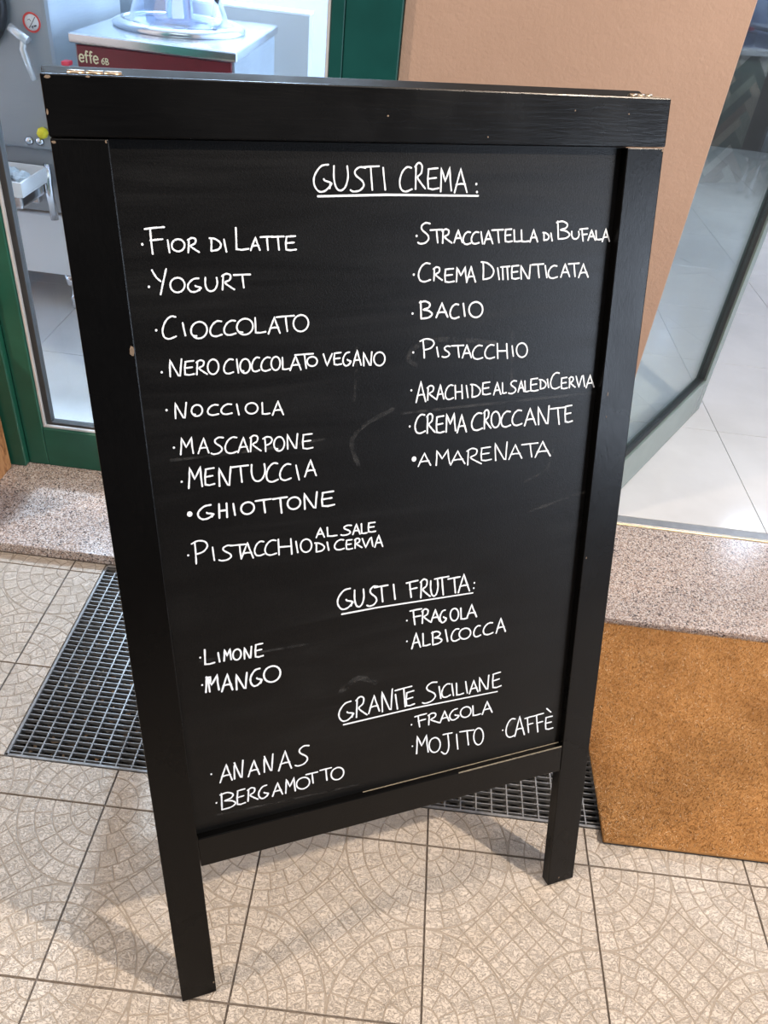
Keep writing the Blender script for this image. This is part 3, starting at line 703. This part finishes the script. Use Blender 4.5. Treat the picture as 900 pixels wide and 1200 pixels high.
# ------------------------------------------------------------------ THE MENU BOARD
az, th, ph = .412309, .2690521, .0080304
ux = Vector((math.cos(az), math.sin(az), 0)); bb = Vector((-math.sin(az), math.cos(az), 0)); Zv = Vector((0, 0, 1))
OB = Vector((-.406238, -.338844, .0055))
av = bb * math.sin(th) + Zv * math.cos(th); nv = -bb * math.cos(th) + Zv * math.sin(th)
def frame_mat(o, a, b, c): return Matrix(((a.x, b.x, c.x, o.x), (a.y, b.y, c.y, o.y), (a.z, b.z, c.z, o.z), (0, 0, 0, 1)))
BM = frame_mat(OB, ux, av, nv)
Wd, Ln, ws, hr, vb0, vb1, rec = .76292, 1.38054, .0576, .0579, .28674, .34283, .01266
TK = .022; SHR = -ph
sign = root('menu_board', (OB + ux * Wd / 2 + bb * .35 - Zv * .0055)[:], 'large black wooden A-frame chalkboard with white handwritten Italian gelato menu', 'chalkboard sign')
obj('top_rail', bx(-.0005, Wd, Ln - hr, Ln, -TK, .0025, .0018, BM, 2, SHR), M['rail'], sign)
for x0 in (0, Wd - ws): obj('leg', bx(x0, x0 + ws, 0, Ln - hr - .0012, -TK, 0, .0016, BM, 2, SHR), M['stile'], sign)
obj('bottom_rail', bx(ws + .0006, Wd - ws - .0006, vb0, vb1, -TK, -.0006, .0014, BM, 2, SHR), M['rail'], sign)
pn = obj('chalkboard_panel', bx(ws + .0004, Wd - ws - .0004, vb1 + .0004, Ln - hr - .0008, -rec - .004, -rec, 0, BM, 1, SHR), M['board'], sign)
# dusty ledge of the recess and rubbed edges
obj('dusty_ledge', bx(.33, Wd - ws - .002, vb1 + .0004, vb1 + .0008, -rec + .0002, -rec + .0022, 0, BM, 1, SHR), M['dust'], sign)['label'] = 'pale dusty line under the writing surface'
obj('rubbed_edge', bx(.50, Wd - ws - .002, vb1 - .0016, vb1 + .0002, -.0016, -.0003, 0, BM, 1, SHR), M['dust'], sign)['label'] = 'pale rubbed edge of the bottom rail'
b = bmesh.new(); rc = random.Random(11)
def chip(u, v, s, tall=1.0, z=0.0):
    pts = [(u + SHR * v + s * rc.uniform(.6, 1) * math.cos(t), v + s * tall * rc.uniform(.6, 1) * math.sin(t)) for t in np.linspace(0, 2 * math.pi, 8)[:-1]]
    prism(b, pts, z - .0004, z + .0003, BM)
chip(ws - .004, 1.098, .0035, 2.2)
chip(.006, Ln - .0035, .004, .5, .0025); chip(.0015, Ln - .035, .0012, 3, .0025); chip(.003, Ln - hr - .005, .003, .6); chip(ws - .003, Ln - hr - .004, .0012, 2)
chip(Wd - .0022, Ln - hr - .004, .002, 1); chip(.045, Ln - .002, .003, .4, .0025); chip(Wd - ws + .024, .013, .002, 1.2); chip(ws - .003, .024, .0018, 1.4)
chip(.37, Ln - .03, .0014, 1, .0025); chip(.62, Ln - .018, .0012, 1, .0025); chip(.70, Ln - .02, .0013, .8, .0025); chip(.50, Ln - .05, .001, 1, .0025)
chip(Wd - ws + .012, .99, .0009, 4); chip(Wd - ws + .014, .955, .0009, 2); chip(Wd - ws + .006, .72, .0012, 2)
obj('paint_chip', b, M['chip'], sign)['label'] = 'small chips of bare wood in the black paint'
b = bmesh.new(); box(b, .004, Wd - .002, Ln - .0012, Ln + .0003, .0008, .0027, 0, BM, 1, SHR)
for v in list(b.verts): pass
b.free()
# back frame
bl = .70
F0 = Vector((OB.x, OB.y, .0055)) + bb * bl; H0 = BM @ Vector((SHR * Ln, Ln, -TK - .0015)); F0 = F0 + ux * 0
dirb = (H0 - F0); ub = ux; dirb = dirb - ub * dirb.dot(ub); Lb = dirb.length; dirb.normalize(); nb = ub.cross(dirb); 
F0 = H0 - dirb * Lb
BB = frame_mat(F0, ub, dirb, nb)          # +w points back toward the front frame
Wb = Wd - .018
BX = .001
obj('back_top_rail', bx(BX, Wb, Lb - .058, Lb + .001, -.023, -.0008, .0025, BB, 2), M['matt'], sign)
for x0 in (BX, Wb - ws): obj('back_leg', bx(x0, x0 + ws, 0.003, Lb - .0588, -.023, -.0025, .0016, BB, 2), M['stile'], sign)
obj('back_bottom_rail', bx(BX + ws + .0006, Wb - ws - .0006, vb0, vb1, -.0225, -.003, .0014, BB, 2), M['rail'], sign)
obj('back_panel', bx(BX + ws + .0004, Wb - ws - .0004, vb1 + .0004, Lb - .0592, -.016, -.012, 0, BB), M['board'], sign)
# hinges with three knuckles along the top joint
for u0, u1 in ((.0145, .0695), (Wd - .060, Wd - .0245)):
    hg = bmesh.new(); box(hg, u0, u1, Ln + .0002, Ln + .0014, -.020, -.004, 0, BM); hg = obj('hinge', hg, M['brass'], sign); hg['label'] = 'brass hinge on the top edge'
    for k in range(3):
        L3 = (u1 - u0) / 3; kb = bmesh.new(); p0 = BM @ Vector((u0 + k * L3 + .0006, Ln + .0026, -TK - .0005)); p1 = BM @ Vector((u0 + (k + 1) * L3 - .0006, Ln + .0026, -TK - .0005))
        tube(kb, [p0, p1], .0036, 10); obj('knuckle', kb, M['brass'], hg)

# handwriting, given in tenths of a millimetre on the board (u to the right, v up the slope)
WRITING = {
 'GUSTI CREMA': ("G 2717 12691 223 -1 9 300;U 2959 12702 181 -1 6 268;S 3172 12690 197 -1 3 270;T 3315 12708 218 -1 2 264;I 3580 12708 44 0 -1 247;C 3805 12688 160 -1 -4 276;R 4007 12716 134 0 -7 296;E 4164 12711 158 0 -7 242;M 4343 12686 154 -1 -10 280;A 4542 12673 171 -1 -12 278", [('~',2768,12639,3630,12652,4871,12634),('.',4839,12772,0),('.',4853,12679,0)]),
 'FIOR DI LATTE': ("F 717 12042 211 -6 32 289;I 966 12052 33 -1 13 132;O 1019 12062 143 -4 13 132;R 1198 12046 128 -3 14 158;D 1447 12056 131 -3 12 143;I 1604 12042 45 -1 10 135;L 1745 12055 159 -4 17 248;A 1929 12051 109 -3 9 143;T 2044 12052 149 -4 9 151;T 2177 12049 150 -4 8 152;E 2340 12040 139 -4 7 162", [('.',703,12146,0)]),
 'YOGURT': ("Y 749 11593 158 -7 30 284;O 958 11608 163 -7 16 165;G 1158 11605 155 -7 14 157;U 1356 11604 145 -6 13 155;R 1557 11613 147 -6 14 183;T 1698 11632 197 -8 11 152", [('.',725,11680,0)]),
 'CIOCCOLATO': ("C 816 11074 156 -2 27 260;I 1042 11101 50 0 14 150;Q 1146 11058 190 -2 18 196;C 1375 11070 141 -1 14 180;C 1543 11076 143 -1 13 171;Q 1698 11070 197 -2 13 192;L 1917 11077 138 -1 11 188;A 2089 11061 145 -2 11 200;T 2189 11080 225 -2 9 187;O 2405 11068 192 -2 8 202", [('.',754,11182,0)]),
 'NERO CIOCCOLATO VEGANO': ("N 849 10621 150 -5 20 206;E 1023 10625 123 -4 16 171;R 1171 10620 130 -5 15 175;O 1308 10613 132 -5 15 183;C 1506 10605 117 -4 13 177;I 1657 10605 34 -1 12 168;Q 1706 10596 125 -5 12 178;C 1853 10606 99 -4 11 176;C 1972 10603 117 -4 10 170;O 2100 10604 114 -4 9 170;L 2239 10601 94 -3 7 154;A 2343 10585 141 -5 8 186;T 2407 10603 238 -8 7 182;O 2567 10621 132 -5 4 121;V 2782 10612 116 -4 4 150;E 2916 10613 109 -4 3 157;G 3044 10593 110 -4 3 176;A 3183 10583 111 -4 2 201;N 3321 10573 124 -4 1 177;O 3471 10561 152 -5 0 178", [('.',766,10680,0)]),
 'NOCCIOLA': ("N 862 10096 144 -9 19 197;Q 1067 10104 132 -8 13 144;C 1266 10099 134 -9 11 131;C 1434 10094 135 -9 10 129;I 1620 10070 44 -3 9 137;O 1740 10071 156 -10 9 141;L 1948 10045 105 -7 9 152;A 2087 10021 142 -9 9 182", [('.',776,10210,0)]),
 'MASCARPONE': ("M 881 9622 165 -10 21 221;A 1108 9610 132 -8 17 202;S 1269 9583 159 -10 18 219;C 1446 9572 153 -9 16 213;A 1612 9567 134 -8 14 201;R 1767 9563 143 -9 13 215;P 1936 9544 119 -7 11 197;Q 2081 9533 138 -8 10 193;N 2255 9544 148 -9 9 202;E 2457 9521 150 -9 7 204", [('.',817,9721,0)]),
 'MENTUCCIA': ("M 938 9158 182 -8 26 283;E 1146 9169 133 -6 19 231;N 1328 9136 163 -7 19 254;T 1506 9162 209 -9 16 225;U 1755 9145 186 -8 14 235;C 1958 9112 156 -7 14 259;C 2141 9112 150 -6 11 225;I 2348 9095 66 -3 8 207;A 2484 9126 158 -7 8 232", [('.',869,9257,0)]),
 'GHIOTTONE': ("G 1025 8703 207 -7 17 196;H 1294 8689 113 -4 15 198;I 1482 8703 37 -1 11 162;O 1593 8695 174 -6 11 171;T 1788 8685 209 -7 11 187;T 2023 8647 193 -7 11 223;O 2226 8678 178 -6 8 175;N 2453 8654 192 -7 8 234;E 2694 8656 195 -7 6 212", [('.',928,8799,1)]),
 'PISTACCHIO AL SALE DI CERVIA': ("P 888 8078 205 -21 30 332;I 1159 8085 38 -4 15 193;S 1252 8064 191 -19 17 221;T 1403 8062 242 -24 15 212;A 1554 8043 162 -16 16 238;C 1737 8057 131 -13 13 214;C 1881 8043 159 -16 12 222;H 2057 8021 201 -20 11 234;I 2309 8014 41 -4 7 171;O 2384 8005 157 -15 7 201;A 2616 8198 117 -11 4 145;L 2768 8191 149 -14 3 139;S 2977 8177 162 -15 3 150;A 3153 8163 107 -10 2 159;L 3277 8156 89 -8 1 156;E 3377 8165 119 -11 0 149;D 2589 7980 138 -14 4 140;I 2763 7977 35 -3 3 126;C 2878 7963 141 -14 3 156;E 3044 7945 100 -10 2 149;R 3179 7945 108 -10 1 150;V 3294 7934 119 -12 1 143;I 3424 7935 36 -4 0 140;A 3485 7911 121 -12 0 189", [('.',856,8211,0)]),
 'STRACCIATELLA DI BUFALA': ("S 4059 12075 173 -4 -6 249;T 4231 12085 165 -4 -5 157;R 4395 12075 133 -3 -6 169;A 4562 12077 117 -3 -7 153;C 4690 12054 108 -3 -7 151;C 4808 12057 109 -3 -8 145;I 4941 12054 34 -1 -9 146;A 4993 12053 124 -3 -10 161;T 5106 12065 163 -4 -11 161;E 5289 12070 112 -3 -12 159;L 5426 12067 99 -2 -12 148;L 5533 12064 118 -3 -12 148;A 5668 12061 115 -3 -14 155;D 5864 12078 91 -2 -9 99;I 5981 12069 29 -1 -10 96;B 6074 12089 199 -4 -23 225;U 6303 12084 119 -3 -11 97;F 6437 12056 124 -3 -19 162;A 6567 12063 114 -2 -16 132;L 6688 12066 99 -2 -15 117;A 6798 12042 115 -3 -21 160", [('.',4040,12169,0)]),
 'CREMA DIMENTICATA': ("C 4079 11608 166 -3 -5 229;R 4288 11615 124 -2 -5 169;E 4440 11588 143 -3 -6 170;M 4607 11588 158 -3 -8 186;A 4765 11576 128 -3 -10 201;D 4978 11604 182 -4 -13 226;I 5214 11596 35 -1 -10 146;m 5267 11593 136 -3 -12 168;E 5420 11594 126 -2 -13 172;N 5565 11588 156 -3 -15 179;T 5738 11600 180 -3 -16 176;I 5936 11594 41 -1 -15 156;C 5993 11582 142 -3 -16 165;A 6190 11591 139 -3 -18 173;T 6313 11592 167 -3 -20 176;A 6475 11574 153 -3 -21 180", [('.',4012,11700,0)]),
 'BACIO': ("B 4107 11139 176 -6 -5 222;A 4344 11142 165 -6 -6 184;C 4545 11117 129 -5 -8 186;I 4731 11139 35 -1 -8 165;O 4823 11117 202 -7 -11 203", [('.',4005,11210,0)]),
 'PISTACCHIO': ("P 4127 10620 201 -14 -6 253;I 4362 10620 38 -3 -4 128;S 4450 10607 123 -9 -6 151;T 4591 10598 178 -12 -7 161;A 4751 10577 137 -10 -9 178;C 4907 10549 153 -11 -10 189;C 5096 10543 147 -10 -12 190;H 5279 10533 167 -12 -14 205;I 5512 10547 30 -2 -11 143;O 5588 10528 170 -12 -16 200", [('.',4026,10700,0)]),
 'ARACHIDE AL SALE DI CERVIA': ("A 4083 10010 141 -5 -7 288;R 4247 10029 135 -4 -6 200;A 4389 10024 107 -3 -7 207;C 4518 10012 123 -4 -8 201;H 4663 10009 116 -4 -8 192;I 4833 10014 37 -1 -9 170;D 4907 10011 148 -5 -10 187;E 5079 10031 134 -4 -11 177;A 5266 10015 113 -4 -12 178;L 5401 10022 64 -2 -11 155;S 5503 10011 134 -4 -14 183;A 5655 10024 96 -3 -13 160;L 5763 10015 73 -2 -14 160;E 5848 10017 136 -4 -16 185;D 6001 10039 106 -3 -13 140;I 6125 10049 31 -1 -12 123;C 6187 10023 151 -5 -24 235;E 6358 10010 112 -3 -18 166;R 6497 10016 101 -3 -18 160;V 6618 10013 101 -3 -19 164;I 6731 10016 37 -1 -19 161;A 6791 9991 135 -4 -23 186", [('.',4009,10186,0)]),
 'CREMA CROCCANTE': ("C 4077 9566 151 -5 -6 267;R 4254 9555 123 -4 -8 278;E 4390 9541 131 -5 -8 243;M 4541 9540 155 -6 -11 271;A 4721 9512 144 -5 -12 261;C 4948 9520 169 -6 -14 253;R 5143 9527 109 -4 -17 279;O 5259 9531 138 -5 -16 239;C 5418 9524 153 -6 -16 231;C 5598 9528 158 -6 -17 226;A 5803 9507 185 -7 -22 259;N 6023 9501 198 -7 -26 277;T 6241 9478 237 -9 -26 256;E 6476 9490 136 -5 -28 258", [('.',3995,9678,0)]),
 'AMARENATA': ("A 4136 9075 191 -8 -5 192;M 4400 9058 227 -9 -7 226;A 4641 9036 224 -9 -9 205;R 4900 9005 231 -10 -13 249;E 5111 9042 181 -7 -12 204;N 5348 9020 212 -9 -18 275;A 5584 9012 214 -9 -17 224;T 5798 9015 272 -11 -18 212;A 6027 8993 257 -11 -22 243", [('.',4069,9193,1)]),
 'GUSTI FRUTTA': ("G 2904 6979 241 -12 6 338;U 3162 6972 150 -8 3 287;S 3362 6950 176 -9 1 325;T 3480 6990 211 -11 0 271;I 3777 6990 38 -2 -3 255;F 3994 6976 185 -9 -5 275;R 4222 6935 159 -8 -8 314;U 4389 6925 125 -6 -8 272;T 4460 6923 234 -12 -10 309;T 4686 6920 200 -10 -11 270;A 4860 6908 191 -10 -14 312", [('~',2969,6893,3497,6899,5109,6855),('.',5129,7029,0),('.',5123,6936,0)]),
 'FRAGOLA': ("F 4063 6485 189 -18 -5 270;R 4259 6478 148 -14 -6 248;A 4414 6466 145 -14 -7 219;G 4567 6425 110 -11 -8 224;O 4743 6419 141 -14 -9 225;L 4920 6412 120 -11 -10 207;A 5032 6419 169 -16 -12 235", [('.',4008,6575,0)]),
 'ALBICOCCA': ("A 4100 6049 145 -5 -6 274;L 4281 6050 128 -4 -6 236;B 4438 6044 173 -6 -7 237;I 4665 6054 56 -2 -9 222;C 4777 6034 138 -4 -9 219;O 4915 6039 200 -6 -9 200;C 5172 6032 122 -4 -11 201;C 5344 6032 173 -5 -13 214;A 5576 6024 168 -5 -18 272", [('.',4015,6201,0)]),
 'LIMONE': ("L 920 6466 146 -7 21 249;I 1111 6474 34 -2 12 153;M 1196 6473 107 -5 14 188;O 1328 6454 116 -5 12 177;N 1486 6443 113 -5 12 190;E 1640 6432 125 -6 13 219", [('.',877,6601,0)]),
 'MANGO': ("M 895 6006 199 -12 22 269;A 1133 5962 154 -9 21 286;N 1334 5944 167 -10 18 268;G 1548 5950 173 -11 18 294;O 1750 5963 246 -15 15 276", [('.',866,6139,0),('~',954,6223,962,6000),('~',928,6253,988,6247,987,6179)]),
 'GRANITE SICILIANE': ("G 2887 4955 247 -1 6 357;R 3170 4972 185 -1 4 379;A 3384 4992 180 -1 1 328;N 3600 4969 190 -1 -2 399;I 3827 4957 55 0 -3 291;T 3834 4969 281 -1 -4 373;E 4011 4969 156 -1 -5 276;S 4309 4948 265 -1 -10 378;I 4592 4976 50 0 -8 241;C 4649 4979 153 -1 -9 254;I 4822 4975 46 0 -10 243;L 4908 4960 136 -1 -11 248;I 5074 4964 47 0 -12 236;A 5154 4940 157 -1 -13 250;N 5330 4949 186 -1 -16 280;E 5569 4945 172 -1 -19 295", [('~',2964,4885,4161,4900,5675,4857)]),
 'FRAGOLA 2': ("F 4186 4500 203 -8 -5 242;R 4423 4496 195 -7 -7 224;A 4639 4482 163 -6 -8 225;G 4812 4482 175 -7 -9 219;O 5011 4479 194 -7 -10 216;L 5233 4465 150 -6 -11 209;A 5419 4452 187 -7 -15 250", [('.',4124,4578,0)]),
 'MOJITO': ("M 4215 3956 225 -38 -8 376;O 4458 3908 203 -34 -9 312;J 4677 3814 206 -35 -16 435;I 4959 3845 39 -7 -14 317;T 5028 3898 264 -44 -15 312;O 5293 3837 183 -31 -20 360", [('.',4150,4133,0)]),
 'CAFFE': ("C 5917 3824 188 -20 -29 394;A 6093 3808 190 -21 -33 424;F 6292 3826 173 -19 -29 347;F 6474 3788 194 -21 -36 395;E 6696 3789 164 -18 -27 280", [('.',5840,4007,0),('~',6690,4248,6783,4150)]),
 'ANANAS': ("A 984 4320 182 -8 24 322;N 1193 4328 144 -7 22 323;A 1416 4308 173 -8 18 293;N 1657 4323 148 -7 18 318;A 1893 4281 202 -9 17 363;S 2159 4291 230 -11 15 365", [('.',865,4520,0)]),
 'BERGAMOTTO': ("B 944 3795 238 -15 24 312;E 1197 3809 139 -8 20 288;R 1373 3830 162 -10 16 252;G 1548 3820 158 -9 14 250;A 1771 3809 160 -9 13 248;M 1973 3805 167 -10 13 283;O 2160 3814 214 -13 9 230;T 2320 3880 189 -11 7 206;T 2552 3870 186 -11 6 235;O 2737 3829 211 -12 5 247", [('.',898,3950,0)]),
}
ZP = -rec + .0001
cnt = 0
for name, (letters, extra) in WRITING.items():
    b = bmesh.new(); big = name in ('MENTUCCIA', 'GHIOTTONE', 'CREMA CROCCANTE', 'MANGO', 'BACIO'); vs = []
    for L in letters.split(';'):
        p = L.split(); ch = p[0]; v = [float(q) * 1e-4 for q in p[1:]]
        vs.append(v[1])
        o_, ex_, ey_ = np.array(v[0:2]), np.array(v[2:4]), np.array(v[4:6])
        wdt = (.0020 if v[1] > .9 else .0022 if v[1] > .7 else .0025) * (1.12 if big else 1)
        for st in GL[ch]:
            if ch in 'AMNVEFHTLIm': # corners stay crisp
                pts = []
                for a_, c_ in zip(st, st[1:]): pts += [a_, ((a_[0] + c_[0]) / 2, (a_[1] + c_[1]) / 2)]
                pts.append(st[-1])
            else: pts = smooth_path(list(st))
            cnt += 1
            ribbon(b, [o_ + ex_ * x_ + ey_ * y_ for x_, y_ in pts], wdt, ZP + (cnt % 7) * .00002, BM, .0002)
    for e in extra:
        if e[0] == '.':
            r_ = .0014 if not e[3] else .0036
            prism(b, [(e[1] * 1e-4 + r_ * math.cos(t), e[2] * 1e-4 + r_ * 1.1 * math.sin(t)) for t in np.linspace(0, 6.283, 11)[:-1]], ZP, ZP + .00025, BM)
        else:
            q = [(e[k] * 1e-4, e[k + 1] * 1e-4) for k in range(1, len(e), 2)]; ribbon(b, q, .0024, ZP, BM, .0002)
    ob = obj('chalk_writing', b, M['chalk'], pn)
    ob['label'] = 'white handwriting reading ' + name.replace(' 2', ' under the granite heading').replace('CAFFE', 'CAFFÈ')
# faint half-wiped chalk smears
SM_ = [[(.4065, 1.0529), (.3952, 1.0629), (.4096, 1.0790), (.4465, 1.0847), (.5239, 1.0752)], [(.5494, 1.0877), (.553, 1.04), (.5541, .9904)], [(.3866, .9873), (.5028, .9888), (.6999, .9905)],
  [(.5885, .8617), (.6237, .8780), (.6326, .9070)], [(.3194, 1.0113), (.3221, 1.0455), (.3236, 1.0813)], [(.3246, .9204), (.3151, .9523), (.3311, .9747), (.3740, .9945)], [(.0761, .9557), (.1846, .9571), (.2770, .9624)],
  [(.0876, .6542), (.1666, .6510), (.2428, .6491)], [(.2939, .5532), (.3218, .5702), (.3498, .5557)], [(.5870, .3931), (.6012, .4160), (.6261, .4186)], [(.0898, .3710), (.1906, .3659), (.3201, .3610)], [(.6003, .8110), (.6593, .8243), (.7047, .8326)]]
for k, s_ in enumerate(SM_):
    b = bmesh.new(); ribbon(b, smooth_path(s_, 6), .009 if k in (8, 9) else .006 if k in (0, 5) else .0035, ZP - .00004, BM, .00003)
    obj('chalk_smear', b, M['smear'], pn)['label'] = 'faint half-wiped chalk smear'
